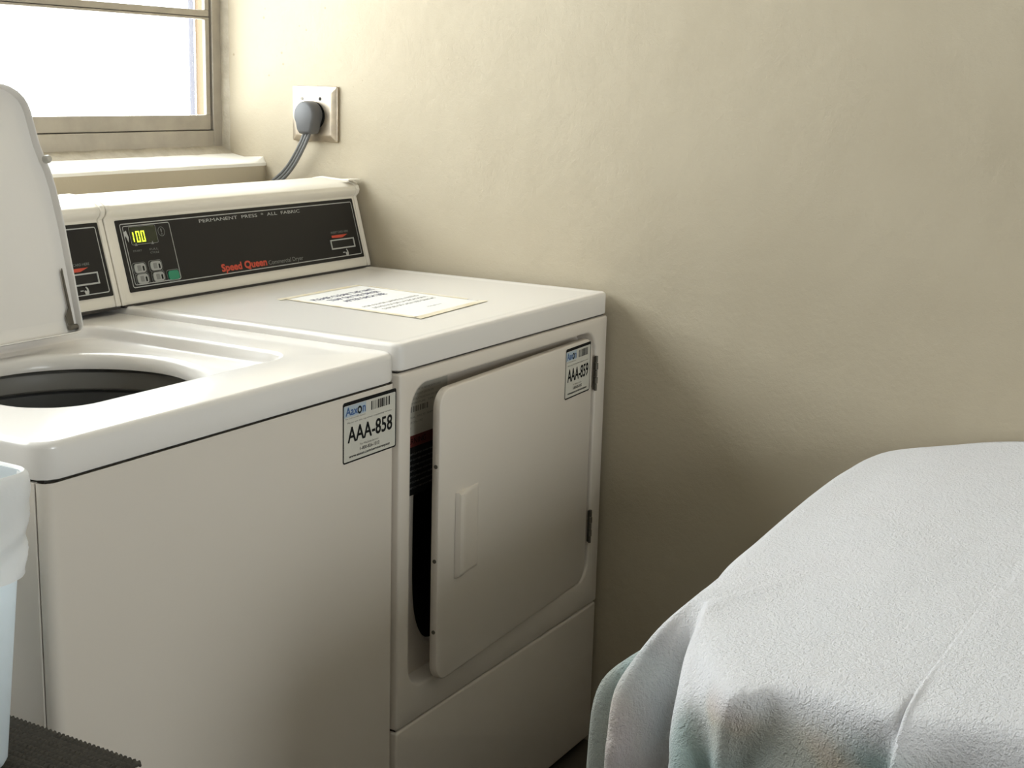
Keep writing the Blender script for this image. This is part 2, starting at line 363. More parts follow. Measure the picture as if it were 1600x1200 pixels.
def overlay(x0, x1, parent, fr, dryer):
    """black printed control panel"""
    z0, z1 = .9345, 1.0505
    b = bmesh.new()
    slab(b, fr, rr(x0, x1, z0, z1, .002, 3), -.001, .001, 0)
    L = .00125
    line_loop(b, fr, rr(x0+.008, x1-.006, z0+.006, z1-.006, .004, 4), .0016, L, 1)
    if dryer:
        line_loop(b, fr, rr(x0+.013, x0+.122, z0+.010, z1-.010, .004, 4), .0013, L+.0002, 1)
        put_text(b, 'PERMANENT  PRESS  *  ALL  FABRIC', fr, -.470, -.190, 1.0335, 1.0395, L+.0002, 2)
        put_text(b, 'Speed Queen', fr, -.440, -.318, .9415, .9575, L+.0002, 3, bold=.0014)
        put_text(b, 'Commercial Dryer', fr, -.312, -.210, .9435, .9535, L+.0002, 4)
        for t, xa in (('START', -.640), ('FULL', -.602)):
            put_text(b, t, fr, xa, xa+.020, .9975, 1.0005, L+.0002, 4)
            slab(b, fr, [(xa+.007, 1.007), (xa+.013, 1.007), (xa+.010, 1.0125)], L, L+.0004, 4)
        put_text(b, 'CYCLE', fr, -.602, -.582, .992, .995, L+.0002, 4)
        line_loop(b, fr, [(-.566+.008*math.cos(a*math.pi/8), 1.026+.008*math.sin(a*math.pi/8)) for a in range(16)], .0009, L+.0002, 4)
        put_text(b, '!', fr, -.5675, -.5645, 1.021, 1.031, L+.0002, 4)
        slab(b, fr, [(-.653, 1.030), (-.646, 1.033), (-.643, 1.022), (-.6455, 1.014), (-.648, 1.022)], L, L+.0004, 1)
        put_text(b, '"', fr, -.652, -.646, 1.022, 1.030, L+.0001, 2)
    cx = x1-.0625 if dryer else x1-.062
    put_text(b, 'INSERT CARD HERE', fr, cx-.030, cx+.026, .9865, .9905, L+.0002, 4)
    slab(b, fr, [(cx-.030, .983), (cx+.022, .983), (cx+.004, .9775), (cx-.006, .9775), (cx-.030, .9785)], L, L+.0004, 3)
    hand_icon(b, fr, cx+.006, .9475, .014, 2)
    pn = bmo('control_panel', b, [m_black, m_line, m_line, m_red, m_dim], parent, smooth=False)
    card_slot(fr, cx, pn)
    if dryer:
        b = bmesh.new(); slab(b, fr, rr(-.640, -.578, 1.0085, 1.0385, .003, 3), .001, .0016, 0)
        line_loop(b, fr, rr(-.640, -.578, 1.0085, 1.0385, .003, 3), .0008, .0018, 1)
        D = {'1': 'bc', '0': 'abcdef'}
        for i, ch in enumerate('100'):
            xa = -.6375+.0115*i+(-.002 if i == 0 else 0); wd = .008; za, zb2 = 1.0125, 1.0305; t = .0019; zm = (za+zb2)/2
            seg = {'a': (xa, xa+wd, zb2-t, zb2), 'd': (xa, xa+wd, za, za+t), 'b': (xa+wd-t, xa+wd, zm+.0004, zb2-t*.6), 'c': (xa+wd-t, xa+wd, za+t*.6, zm-.0004),
                   'e': (xa, xa+t, za+t*.6, zm-.0004), 'f': (xa, xa+t, zm+.0004, zb2-t*.6)}
            for s in D[ch]:
                q = seg[s]; slab(b, fr, [(q[0], q[2]), (q[1], q[2]), (q[1], q[3]), (q[0], q[3])], .0016, .0022, 2)
        bmo('display', b, [m_lcd, m_dim, m_led], pn, smooth=False)
        for bx, bz, kind in ((-.634, .971, 0), (-.597, .9715, 0), (-.6325, .9535, 0), (-.596, .9535, 0), (-.5605, .9525, 1)):
            b = bmesh.new()
            hw, hh = (.0125, .0075)
            slab(b, fr, rr(bx-hw, bx+hw, bz-hh, bz+hh, .005, 5), .001, .0028, 0)
            line_loop(b, fr, rr(bx-hw-.003, bx+hw+.003, bz-hh-.002, bz+hh+.002, .005, 5), .0008, .0014, 1)
            if not kind:
                slab(b, fr, rr(bx-.006, bx+.002, bz-.0045, bz+.0045, .001, 2), .0028, .0031, 2)
                slab(b, fr, rr(bx+.0055, bx+.009, bz-.005, bz+.003, .0015, 3), .0028, .0031, 3)
            bmo('button', b, [m_green if kind else m_btn, m_dim, m_dim, m_black2], pn, smooth=False)
    return pn
def id_sticker(num, fr, w_, h_, parent):
    """fr maps (u, v, lift): u 0..w_, v 0..h_"""
    b = bmesh.new()
    slab(b, fr, rr(0, w_, 0, h_, .004, 4), 0, .0004, 0)
    sx, sy = w_/.128, h_/.088
    bl = [(x, y) for x, y in rr(0, w_, 0, h_, .004, 4)]; inn = rr(.0022*sx, w_-.0022*sx, .0022*sy, h_-.0052*sy, .002, 4)
    o1 = [b.verts.new(fr(x, y, .0006)) for x, y in bl]; i1 = [b.verts.new(fr(x, y, .0006)) for x, y in inn]
    for i in range(len(bl)):
        j = (i+1) % len(bl); b.faces.new((o1[i], o1[j], i1[j], i1[i])).material_index = 1
    T = lambda s, x0, x1, y0, y1, mi, **k: put_text(b, s, fr, x0*sx, x1*sx, y0*sy, y1*sy, .0007, mi, **k)
    quad(b, fr, .0025*sx, .054*sx, .066*sy, .082*sy, .00055, 3)
    T('Aax', .006, .0335, .068, .0795, 2, bold=.0006); T('n', .0455, .052, .068, .0765, 2, bold=.0006)
    def ring(cx, cy, rx, ry, f, mi, lift):
        n = 18; A = [2*math.pi*i/n for i in range(n)]
        o = [b.verts.new(fr((cx+rx*math.cos(a))*sx, (cy+ry*math.sin(a))*sy, lift)) for a in A]
        q = [b.verts.new(fr((cx+rx*f*math.cos(a))*sx, (cy+ry*f*math.sin(a))*sy, lift)) for a in A]
        for i in range(n): b.faces.new((o[i], o[(i+1) % n], q[(i+1) % n], q[i])).material_index = mi
    ring(.0385, .0725, .0052, .0058, .5, 1, .0008)
    T('The Coin Laundry Experts', .005, .052, .0625, .0650, 4)
    x = .066; rnd = random.Random(5)
    for wd in (.0022, 0, .0012, 0, .0008, 0, .001, 0, .0008, 0, .0012, 0, .003, 0, .0018, .0, .0034, 0, .0022, 0, .001, 0, .0024, 0, .001, 0, .0028):
        if wd: quad(b, fr, x*sx, (x+wd)*sx, .0665*sy, .0795*sy, .0007, 4 if wd < .0013 else 1); x += wd
        else: x += .0016
    T('Please use this tag when requesting service', .010, .116, .0560, .0588, 4)
    T(num, .011, .117, .0285, .0505, 1, bold=.0009)
    T('For Machine Service', .040, .084, .0205, .0235, 4)
    T('1-800-826-1012', .040, .086, .0130, .0178, 4, bold=.0004)
    T('www.aaxon.com/servicerequest', .014, .112, .0055, .0105, 1, bold=.0002)
    return bmo('id_sticker', b, [m_label, m_black2, m_blue, m_pale, m_grey], parent, smooth=False)

# ------------------------------------------------------------------ dryer
dryer = thing('clothes_dryer', (-.3415, .35, 0), 'white front-loading dryer with its door ajar and a lit 100 display, against the right wall', 'dryer')
ZT = .914; DX0, DX1 = -.683, 0
cabinet_lid('top_panel', DX0, DX1, .8725, ZT, .70, dryer, rim=.016, dish=.0016)
b = bmesh.new(); box(b, DX0+.006, DX1-.004, .008, .695, .8695, .8735); bmo('seam_gap', b, m_seam, dryer, smooth=False)
# cabinet body: behind the front panel
b = bmesh.new(); box(b, DX0+.003, DX1-.002, .30, .69, .025, .8705); box(b, DX0+.003, DX0+.018, .02, .30, .025, .8705); box(b, DX1-.017, DX1-.002, .02, .30, .025, .8705)
box(b, DX0+.003, DX1-.002, .02, .30, .025, .30); box(b, DX0+.003, DX1-.002, .02, .30, .862, .8705)
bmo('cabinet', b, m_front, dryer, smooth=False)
# upper front panel with the door well
WX0, WX1, WZ0, WZ1 = -.650, -.043, .362, .846
b = bmesh.new()
out = rr(DX0+.002, DX1-.001, .3065, .8695, [.004]*4, 10)
def ringxz(pts, y): return [(x, y, z) for x, z in pts]
well = lambda i: rr(WX0+i, WX1-i, WZ0+i, WZ1-i, .042-i*.5, 10)
shr = lambda i: rr(DX0+.002+i, DX1-.001-i, .3065+i, .8695-i, .004, 10)
loft(b, [ringxz(shr(0), .018), ringxz(shr(0), .003), ringxz(shr(.0012), .0008), ringxz(shr(.003), 0), ringxz(well(-.004), 0), ringxz(well(-.001), .001), ringxz(well(0), .004), ringxz(well(.002), .0345)])
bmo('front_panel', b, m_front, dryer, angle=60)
# well floor with the round drum opening
cx, cz, rx, rz = -.346, .578, .241, .203
N = len(well(.002))
b = bmesh.new()
wl = resample(well(.0015), 160)
def ell(f, y, cxx=cx):
    res = []
    for x, z in wl:
        a = math.atan2((z-cz)/rz, (x-cx)/rx); c_, s_ = math.cos(a), math.sin(a); q_ = (abs(c_)**4+abs(s_)**4)**-.25; res.append((cxx+rx*f*c_*q_, y, cz+rz*f*s_*q_))
    return res
loft(b, [ringxz(wl, .034), ell(1.02, .035), ell(1.0, .038), ell(.985, .046), ell(.985, .060)])
bmo('door_well', b, m_front, dryer, angle=60)
b = bmesh.new(); loft(b, [ell(.99, .05), ell(1.04, .06), ell(1.04, .28)], cap1=True)
bmo('drum', b, m_hole, dryer)
# instruction label in the well, upper left
fw = lambda u, v, h: Vector((u, .034-h, v-.008))
b = bmesh.new()
quad(b, fw, -.648, -.50, .802, .8425, .0006, 0); quad(b, fw, -.648, -.50, .7635, .802, .0006, 0)
quad(b, fw, -.648, -.50, .745, .7635, .0007, 1); quad(b, fw, -.648, -.50, .668, .745, .0007, 2)
for i, z in enumerate((.836, .829, .822, .8155)):
    put_text(b, ('TO REMOVE LINT CLEAN FILTER BEFORE EACH LOAD', 'DO NOT OPERATE WITHOUT LINT FILTER', 'SEE OPERATING INSTRUCTIONS FOR THIS DRYER', 'CYCLE   TEMPERATURE   TIME')[i], fw, -.642, -.52-.02*(i % 2), z-.003, z, .0009, 3)
for i in range(14): quad(b, fw, -.640+i*.0062, -.6372+i*.0062+.001*(i % 3), .8005, .8095, .0009, 3)
for i, z in enumerate((.794, .786, .777)): put_text(b, ('MODEL  SERIAL  VOLTS  AMPS', 'FOR COMMERCIAL USE', 'IMPORTANT')[i], fw, -.642, (-.54, -.57, -.60)[i], z-.0032, z, .0009, 3)
put_text(b, 'WARNING', fw, -.625, -.56, .750, .759, .0009, 2)
for i, z in enumerate((.735, .726, .717, .708, .699, .690, .681)): put_text(b, 'RISK OF FIRE KEEP CLOTHES AWAY FROM HEAT', fw, -.640, -.52-.006*(i % 3), z-.0028, z, .0009, 4)
bmo('instruction_label', b, [mat('label_paper_shade', (.48, .46, .40), .6), mat('label_red', (.11, .018, .014), .5), m_black2, m_grey, m_dim], dryer, smooth=False)  # white label paper greyed to carry the shade of the door well
# lint screen edge inside
b = bmesh.new(); box(b, -.60, -.572, .040, .055, .655, .659); bmo('latch_strike', b, m_dark, dryer, smooth=False)
# door ajar
TH = math.radians(2.7); HX, HY = -.0545, .001
def dfr(u, z, h):   # u distance from hinge, h outwards
    return Vector((HX-u*math.cos(TH)-h*math.sin(TH), HY-u*math.sin(TH)-h*math.cos(TH), z))
b = bmesh.new()
DZ0, DZ1, DW = .365, .8355, .556
dp = lambda i: rr(-DW+i, -i, DZ0+i, DZ1-i, .030, 10)
dring = lambda i, h: [dfr(-x, z, h) for x, z in dp(i)]
loft(b, [dring(.001, -.014), dring(0, -.013), dring(0, -.0018), dring(.0006, -.0006), dring(.002, 0)], cap0=True, cap1=True)
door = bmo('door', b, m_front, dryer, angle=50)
# door pull: a shallow moulded scoop standing off the skin
b = bmesh.new()
u0, u1, z0, z1 = .430, .505, .524, .664
prof = [(u0, 0), (u0+.004, .003), (u0+.014, .0050), (u0+.030, .0065), (u0+.045, .0100), (u0+.056, .0150), (u0+.066, .0160), (u1-.004, .0140), (u1, .0005)]
rings = []
for z, s in ((z0, 0), (z0+.001, .55), (z0+.005, .95), (z0+.009, 1), (z1-.007, 1), (z1-.003, .9), (z1-.0005, .5), (z1, 0)):
    rings.append([dfr(u, z, h*.62*s+.0002) for u, h in prof])
loft(b, rings, closed=False); bmo('door_pull', b, m_front, door, angle=40)
for z in (.717, .566, .450):
    b = bmesh.new(); c = dfr(DW+.0002, z, -.0065); tube(b, [c+Vector((.002, 0, 0)), c+Vector((-.0010, 0, 0))], .0032, 14); bmo('screw', b, m_dark, door)
fd = lambda u, v, h: dfr(.118-u, .738+v, h+.0002)
id_sticker('AAA-859', fd, .106, .092, door)
for za, zb_ in ((.733, .800), (.436, .502)):
    b = bmesh.new(); n = 5; hgt = (zb_-za)/n
    for i in range(n):
        tube(b, [(HX+.0075, -.0035, za+i*hgt+.0006), (HX+.0075, -.0035, za+(i+1)*hgt-.0006)], .0036 if i % 2 else .0028, 12)
    box(b, HX+.006, HX+.014, -.0012, .002, za+.002, zb_-.002)
    bmo('hinge', b, m_dark, dryer, bevel=.0004, seg=1)
# lower kick panel
b = bmesh.new()
lp = lambda i: rr(DX0+.003+i, DX1-.002-i, .022+i, .3035-i, .005, 6)
loft(b, [ringxz(lp(0), .02), ringxz(lp(0), .004), ringxz(lp(.001), .0015), ringxz(lp(.004), .0003)], cap1=True)
bmo('kick_panel', b, m_front, dryer, angle=60)
b = bmesh.new(); box(b, DX0+.006, DX1-.004, .006, .02, .30, .309); bmo('seam_gap', b, m_seam, dryer, smooth=False)
for x, y in ((DX0+.04, .05), (DX1-.04, .05), (DX0+.04, .64), (DX1-.04, .64)):
    b = bmesh.new(); tube(b, [(x, y, 0), (x, y, .008), (x, y, .009), (x, y, .03)], [.018, .018, .008, .008], 14); bmo('foot', b, m_hole, dryer)
dc = console(-.689, .0, dryer)
FR = face_frame()
overlay(-.6655, -.0165, dc, FR, True)
# tiny retaining lip at the console's right end
b = bmesh.new(); box(b, -.035, .004, .575, .60, 1.0865, 1.0895); bmo('console_clip', b, m_plast, dc, bevel=.001)

# notice taped on the dryer
note = thing('paper_notice', (-.348, .263, ZT-.003), 'white printed sheet with yellowed tape round its edges, stuck on top of the dryer', 'notice')
A_, B_, C_, D_ = Vector((-.448, .402, 0)), Vector((-.236, .400, 0)), Vector((-.250, .127, 0)), Vector((-.462, .117, 0))
NW, NH = .214, .280
def fn(u, v, h):
    s, t = u/NW, v/NH
    p = (D_*(1-s)+C_*s)*(1-t) + (A_*(1-s)+B_*s)*t
    return Vector((p.x, p.y, ZT-.0015+h+.0003))
b = bmesh.new(); slab(b, fn, rr(0, NW, 0, NH, .002, 3), 0, .0003, 0)
for i, (s, v0) in enumerate((('PLEASE CLEAN THE LINT', .226), ('TRAP ON THE DRYER', .202), ('AFTER EACH USE', .178))):
    m_ = (.018, .034, .046)[i]; put_text(b, s, fn, m_, NW-m_, v0, v0+.0145, .0005, 1, bold=.0006)
for i, (s, v0) in enumerate((('POR FAVOR LIMPIE EL FILTRO', .122), ('DE PELUSA DE LA SECADORA', .103), ('DESPUES DE CADA USO GRACIAS', .084))):
    put_text(b, s, fn, .022+.003*i, NW-.022, v0, v0+.009, .0005, 2)
put_text(b, 'Management', fn, .10, .145, .040, .0455, .0005, 2)
ns = bmo('paper_sheet', b, [m_paper, m_navy, m_grey], note, smooth=False)
for q in ((-.018, NW+.006, NH-.005, NH+.010), (-.010, NW+.010, -.012, .006), (-.009, .004, .0, NH), (NW-.003, NW+.008, .03, NH-.02)):
    b = bmesh.new(); slab(b, fn, [(q[0], q[2]), (q[1], q[2]+.002), (q[1]-.003, q[3]), (q[0]+.004, q[3]-.001)], .0006, .0008, 0); bmo('tape_strip', b, m_tape, note, smooth=False)

# ------------------------------------------------------------------ washer
washer = thing('washing_machine', (-1.011, .35, 0), 'white top-loading washer with its lid raised, left of the dryer', 'washing machine')
X0, X1, WT = -1.339, -.6845, .904
b = bmesh.new()
OC = Vector((-1.022, .298)); OR = .170
Nn = 240
def radial(outline):
    """sample a closed convex outline by angle about the opening's centre"""
    out = []; P = [Vector(p) for p in outline]
    for i in range(Nn):
        a = 2*math.pi*i/Nn; d = Vector((math.cos(a), math.sin(a))); best = None
        for j in range(len(P)):
            p, q = P[j], P[(j+1) % len(P)]; e = q-p
            den = d.x*e.y-d.y*e.x
            if abs(den) < 1e-12: continue
            w_ = p-OC; t = (w_.x*e.y-w_.y*e.x)/den; s = (w_.x*d.y-w_.y*d.x)/den
            if t > 0 and -1e-6 <= s <= 1+1e-6: best = t if best is None else min(best, t)
        out.append(OC+d*best)
    return out
FLR = .8845
rec = lambda i: radial(rr(-1.238+i, -.792-i, .104+i, .512-i, [.075-i, .045-i, .04-i, .04-i], 12))
outer = lambda i: radial(rr(X0+i, X1-i, i, .70-i, [.024-i*.8]*4, 12))
ri = []
for f, z in ((.955, .863), (.955, .868), (.965, .8735), (.982, .8785), (1.0, .8816), (1.03, .8838), (1.06, FLR)):
    ri.append([(OC.x+OR*f*math.cos(2*math.pi*i/Nn), OC.y+OR*f*math.sin(2*math.pi*i/Nn), z) for i in range(Nn)])
def blend(ra, rb, t, z): return [(a[0]*(1-t)+b_[0]*t, a[1]*(1-t)+b_[1]*t, z) for a, b_ in zip(ra, rb)]
r_floor = [(p.x, p.y, FLR) for p in rec(.012)]
ri += [blend(ri[-1], r_floor, .5, FLR), r_floor]
for i, z in ((.0085, FLR+.0009), (.0068, FLR+.003), (.0055, FLR+.007), (.0035, WT-.0045), (.0016, WT-.0016), (-.0012, WT-.0003), (-.004, WT)):
    ri.append([(p.x, p.y, z) for p in rec(i)])
e = .008
for k in range(5, -1, -1):
    a = math.pi/2*k/5; ri.append([(p.x, p.y, WT-e+e*math.sin(a)) for p in outer(e-e*math.cos(a))])
for i, z in ((0, .867), (.0008, .8625), (.005, .8605)): ri.append([(p.x, p.y, z) for p in outer(i)])
loft(b, ri)
bmo('top_panel', b, m_enamel, washer, angle=45)
b = bmesh.new(); box(b, X0+.008, X1-.006, .010, .10, .8575, .8612); box(b, X0+.008, X0+.05, .1, .69, .8575, .8612); box(b, X1-.05, X1-.006, .1, .69, .8575, .8612); bmo('seam_gap', b, m_seam, washer, smooth=False)
# front panel wraps the corners; cabinet sides behind
b = bmesh.new()
fp = [(X0+.004, .0185), (X0+.004, .017)] + [(X0+.004+.014-.014*math.cos(a*math.pi/16), .0165-.014*math.sin(a*math.pi/16)) for a in range(1, 9)]
fp += [(X1-.0015-.014+.014*math.sin(a*math.pi/16), .0165-.014*math.cos(a*math.pi/16)) for a in range(0, 9)] + [(X1-.0015, .0185)]
loft(b, [[(x, y, z) for x, y in fp] for z in (.03, .8585)], closed=False)
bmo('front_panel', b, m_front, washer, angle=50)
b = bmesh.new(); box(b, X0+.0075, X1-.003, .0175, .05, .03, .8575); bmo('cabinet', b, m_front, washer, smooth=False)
b = bmesh.new()
box(b, X0+.003, X0+.015, .0205, .69, .03, .8585); box(b, X1-.014, X1-.002, .0205, .69, .03, .8585); box(b, X0+.003, X1-.002, .68, .69, .03, .8585); box(b, X0+.003, X1-.002, .05, .69, .03, .04)
bmo('cabinet_side', b, m_front, washer, bevel=.001, seg=2)
for x, y in ((X0+.04, .06), (X1-.04, .06), (X0+.04, .64), (X1-.04, .64)):
    b = bmesh.new(); tube(b, [(x, y, 0), (x, y, .01), (x, y, .011), (x, y, .031)], [.018, .018, .008, .008], 14); bmo('foot', b, m_hole, washer)
# tub ring and basket
circ = lambda r_, z: [(OC.x+r_*math.cos(2*math.pi*i/64), OC.y+r_*math.sin(2*math.pi*i/64), z) for i in range(64)]
b = bmesh.new(); loft(b, [circ(.235, .850), circ(.208, .853), circ(.200, .850), circ(.197, .842), circ(.198, .826), circ(.205, .822)]); bmo('tub_ring', b, m_tub, washer)
b = bmesh.new(); loft(b, [circ(.232, .818), circ(.222, .822), circ(.214, .816), circ(.212, .80), circ(.212, .56), circ(.19, .54)], cap1=True)
basket = bmo('wash_basket', b, m_basket, washer)
b = bmesh.new(); loft(b, [circ(.075, .541), circ(.06, .56), circ(.04, .60), circ(.035, .70), circ(.03, .72)], cap1=True); bmo('agitator', b, m_basket, washer)
wc = console(-1.339, -.6915, washer)
overlay(-1.318, -.7035, wc, FR, False)
# raised lid: shallow steel tray seen from its underside
k = .25; LX0, LX1 = -1.172, -.848
LO = Vector((0, .4615, .905)); Lu = Vector((0, k, 1)).normalized(); Ln = Vector((0, -1, k)).normalized()
def lf(x, s, h): return LO + Vector((x, 0, 0)) + Lu*s + Ln*h
LH = .376
def lid_outline(i, n=10):
    mid = (LX0+LX1)/2; half = []
    # right half from bottom middle to top middle
    hw = LX1-mid
    P = [(hw-.012, 0)] + [(hw-.012+.012*math.sin(a), .012-.012*math.cos(a)) for a in (.4, .8, 1.2, 1.57)]
    P += [(hw+.003, .08), (hw+.0055, .16), (hw+.004, .22), (hw+.001, .245), (hw-.004, .262), (hw-.009, .285), (hw-.0125, .335)]
    P += [(hw-.0135-.052+.052*math.cos(a), .336+.040*math.sin(a)) for a in (.25, .5, .8, 1.1, 1.35, 1.57)]
    right = [(mid+x, s) for x, s in P]; left = [(mid-x, s) for x, s in P[::-1]]
    L = right+left; n = len(L); c = []
    for j in range(n):
        a = Vector(L[j])-Vector(L[j-1]); b2 = Vector(L[(j+1) % n])-Vector(L[j])
        a = a.normalized() if a.length > 1e-6 else b2.normalized(); b2 = b2.normalized() if b2.length > 1e-6 else a
        t = (a+b2).normalized(); c.append((L[j][0]-t.y*i, L[j][1]+t.x*i))
    return c
lr = lambda i, h: [lf(x, s, h) for x, s in lid_outline(i)]
b = bmesh.new()
loft(b, [lr(.004, -.0235), lr(.0008, -.0220), lr(0, -.0195), lr(0, -.0005), lr(.0008, .0006), lr(.0020, .0002), lr(.0026, -.0012), lr(.0032, -.0120), lr(.012, -.0155), lr(.022, -.0165)], cap0=True, cap1=True)
lid = bmo('lid', b, m_enamel, washer, angle=50)
for sx in (1,):
    b = bmesh.new(); p = lf(LX1-.0045, .262, .001); tube(b, [p-Ln*.002, p+Ln*.004, p+Ln*.0075], [.0062, .0062, .0045], 16); bmo('bumper', b, m_tub, lid)
    b = bmesh.new(); p = lf(LX0+.0045, .262, .001); tube(b, [p-Ln*.002, p+Ln*.004, p+Ln*.0075], [.0062, .0062, .0045], 16); bmo('bumper', b, m_tub, lid)
for xc, sg in ((LX1-.009, -1), (LX0+.009, 1)):
    b = bmesh.new()
    box_pts = [(0, .008), (sg*.010, .010), (sg*.012, .028), (sg*.004, .040), (sg*.003, .095), (0, .100)]
    fl = lambda u, v, h: lf(xc+u, v, -.012+h)
    slab(b, fl, box_pts, 0, .003, 0)
    tube(b, [lf(xc-sg*.003, .010, -.008), lf(xc+sg*.012, .010, -.008)], .0045, 12)
    bmo('hinge', b, m_dark, lid, bevel=.0005, seg=1)
fs = lambda u, v, h: Vector((-.8155+u, .0025-h-.0002, .763+v))
id_sticker('AAA-858', fs, .1285, .088, washer)

# ------------------------------------------------------------------ outlet, plug and cord
plate = thing('power_outlet', (XR, .694, 1.216), 'worn square metal outlet plate on the right wall above the dryer console', 'outlet')
b = bmesh.new()
def fo(u, v, h): return Vector((XR-h, .750-u, 1.160+v))     # u towards the camera side
pr_ = lambda i: rr(i, .116-i, i, .112-i, .003, 4)
pl = lambda i, h: [fo(x, y, h) for x, y in pr_(i)]
loft(b, [pl(0, 0), pl(0, .006), pl(.001, .0075), pl(.011, .0125), pl(.014, .0128)], cap1=True)
bmo('cover_plate', b, m_steel, plate, angle=25)
for u, v in ((.030, .086), (.0765, .0865)):
    b = bmesh.new(); c = fo(u, v, .0125); tube(b, [c, c+Vector((-.0012, 0, 0))], .0036, 14); bmo('screw', b, m_hole if u > .05 else m_dark, plate)
b = bmesh.new(); c = fo(.060, .052, .0125); tube(b, [c, c+Vector((-.0022, 0, 0))], .0285, 40); bmo('receptacle_face', b, m_black2, plate)
plug = thing('power_plug', (-.012, .694, 1.205), 'grey angled plug with a flat grey cord, in the metal outlet', 'plug')
b = bmesh.new()
def pring(h, s, dv=0):
    pts = [(.0265*s*math.cos(a), .0285*s*math.sin(a)) for a in [math.radians(q) for q in range(-35, 216, 10)]]
    pts = pts + [(-.0185*s, -.032*s), (-.0135*s, -.038*s), (.0135*s, -.038*s), (.0185*s, -.032*s)]
    return [Vector((XR-.0125-h, .690-u, 1.2135+v+dv)) for u, v in pts]
loft(b, [pring(.003, .92), pring(.006, 1), pring(.024, 1), pring(.031, .97), pring(.0345, .90), pring(.036, .80)], cap0=True, cap1=True)
body = bmo('plug_body', b, m_plug, plug, angle=50)
b = bmesh.new(); path = [(-.020, .690, 1.182), (-.021, .6940, 1.172), (-.022, .7050, 1.150), (-.020, .7300, 1.115), (-.018, .7550, 1.090), (-.016, .7850, 1.068), (-.014, .806, 1.045), (-.014, .812, .98), (-.014, .812, .90)]
cl = spline(path, 8)
for off in (-1, 0, 1):
    pts = []
    for i, p in enumerate(cl):
        t = (cl[min(i+1, len(cl)-1)]-cl[max(i-1, 0)]).normalized(); s = t.cross(Vector((1, 0, 0))).normalized()
        pts.append(p + s*off*.0060*min(1, i/3+.75))
    tube(b, pts, .0035, 12)
bmo('power_cord', b, m_cord, plug)

# ------------------------------------------------------------------ small stand with mat and waste bin, at the left edge
stand = thing('side_table', (-1.66, .02, 0), 'small dark low table under the ribbed mat, left of the washer', 'table')
b = bmesh.new(); box(b, -1.92, -1.392, -.175, .40, .572, .598); bmo('tabletop', b, m_wood, stand, bevel=.003)
for x in (-1.89, -1.43):
    for y in (-.145, .365):
        b = bmesh.new(); box(b, x-.018, x+.018, y-.018, y+.018, 0, .573); bmo('leg', b, m_wood, stand, bevel=.003)
m_mat = mat('dark_ribbed_weave', (.058, .050, .038), .85, mott=(120, (.035, .030, .022), .8))
b = bmesh.new()
mx0, mx1, my0, my1 = -1.95, -1.377, -.168, .42
ny = 380; nx = 300; rows = []
for i in range(ny+1):
    row = []
    for j in range(nx+1):
        y = my0+(my1-my0)*i/ny; x = mx0+(mx1-mx0)*j/nx
        h = .0012*math.sin(2*math.pi*x/.0085) + .0010*math.sin(2*math.pi*y/.0064+(math.pi if int(x/.0085) % 2 else 0))
        if j == nx: x += .0011*math.sin(2*math.pi*y/.0064)
        row.append((x, y, .6035+h))
    rows.append(row)
loft(b, rows, closed=False)
mt = bmo('placemat', b, m_mat, angle=80); mod = mt.modifiers.new('thick', 'SOLIDIFY'); mod.thickness = .003; mod.offset = -1
tag(mt, 'dark grey-brown ribbed woven mat lying on the low table beside the washer', 'mat')
bin_ = thing('waste_bin', (-1.60, .05, .605), 'translucent white plastic waste bin with a white bag folded over its rim', 'bin')
def bring(t, g=0):   # t 0 base..1 rim
    x1 = -1.449+(.0405)*t; y0 = -.068+.004*t; x0 = -1.745-.035*t; y1 = .16+.04*t
    return rr(x0-g, x1+g, y0-g, y1+g, .022+g, 6)
b = bmesh.new(); zb0 = .6095; H = .292
loft(b, [[(x, y, zb0+H*t) for x, y in bring(t, -.003*(t == 0))] for t in (0, .02, .5, 1)] + [[(x, y, zb0+H*t) for x, y in bring(t, -.0025)] for t in (1, .5, .03)], cap0=True, cap1=True)
bmo('bin_body', b, m_bin, bin_, angle=50)
b = bmesh.new(); rings = []
nb = 260
base = resample(bring(1), nb); cen = Vector((-1.60, .07))
def bagring(t, g, z, amp, seed, drop=0):
    out = []
    for i, p in enumerate(resample(bring(t), nb)):
        d = (p-cen).normalized(); a = i/nb*2*math.pi
        h_ = p.x+p.y*.8; diag = 1-2.4*abs(noise.noise(Vector(((z*.86-h_*.5)*34, (z*.5+h_*.86)*6, 3))))
        w_ = 1-2*abs(noise.noise(Vector(((z*.93-h_*.36)*120, (z*.36+h_*.93)*22, 8))))
        out.append((p.x+d.x*(g+amp*(diag+.12*w_)), p.y+d.y*(g+amp*(diag+.12*w_)), z+drop*noise.noise(Vector((p.x*9, p.y*9, 4)))))
    return out
rings = [bagring(1, -.020, .840, .004, 1), bagring(1, -.008, .885, .003, 2), bagring(1, -.003, .9005, .001, 3), bagring(1, .001, .9045, .0006, 3), bagring(1, .0045, .9010, .001, 4), bagring(1, .005, .893, .002, 5)]
for q in range(1, 31):
    t = q/30; rings.append(bagring(1-t*.33, .0045+.001*t, .893-.093*t, .0026+.0016*t, 5, .010*t))
loft(b, rings); bg = bmo('bag_liner', b, m_bag, bin_, angle=80)

# ------------------------------------------------------------------ cloth covered table
tbl = thing('folding_table', (-.58, -1.25, 0), 'table hidden under the pale cloth, against the right wall', 'table')
b = bmesh.new(); box(b, -1.00, -.02, -1.88, -.66, .655, .685); bmo('tabletop', b, m_wood, tbl, bevel=.004)
for x in (-.96, -.07):
    for y in (-1.84, -.70):
        b = bmesh.new(); tube(b, [(x, y, 0), (x, y, .66)], .015, 14); bmo('leg', b, m_dark, tbl)
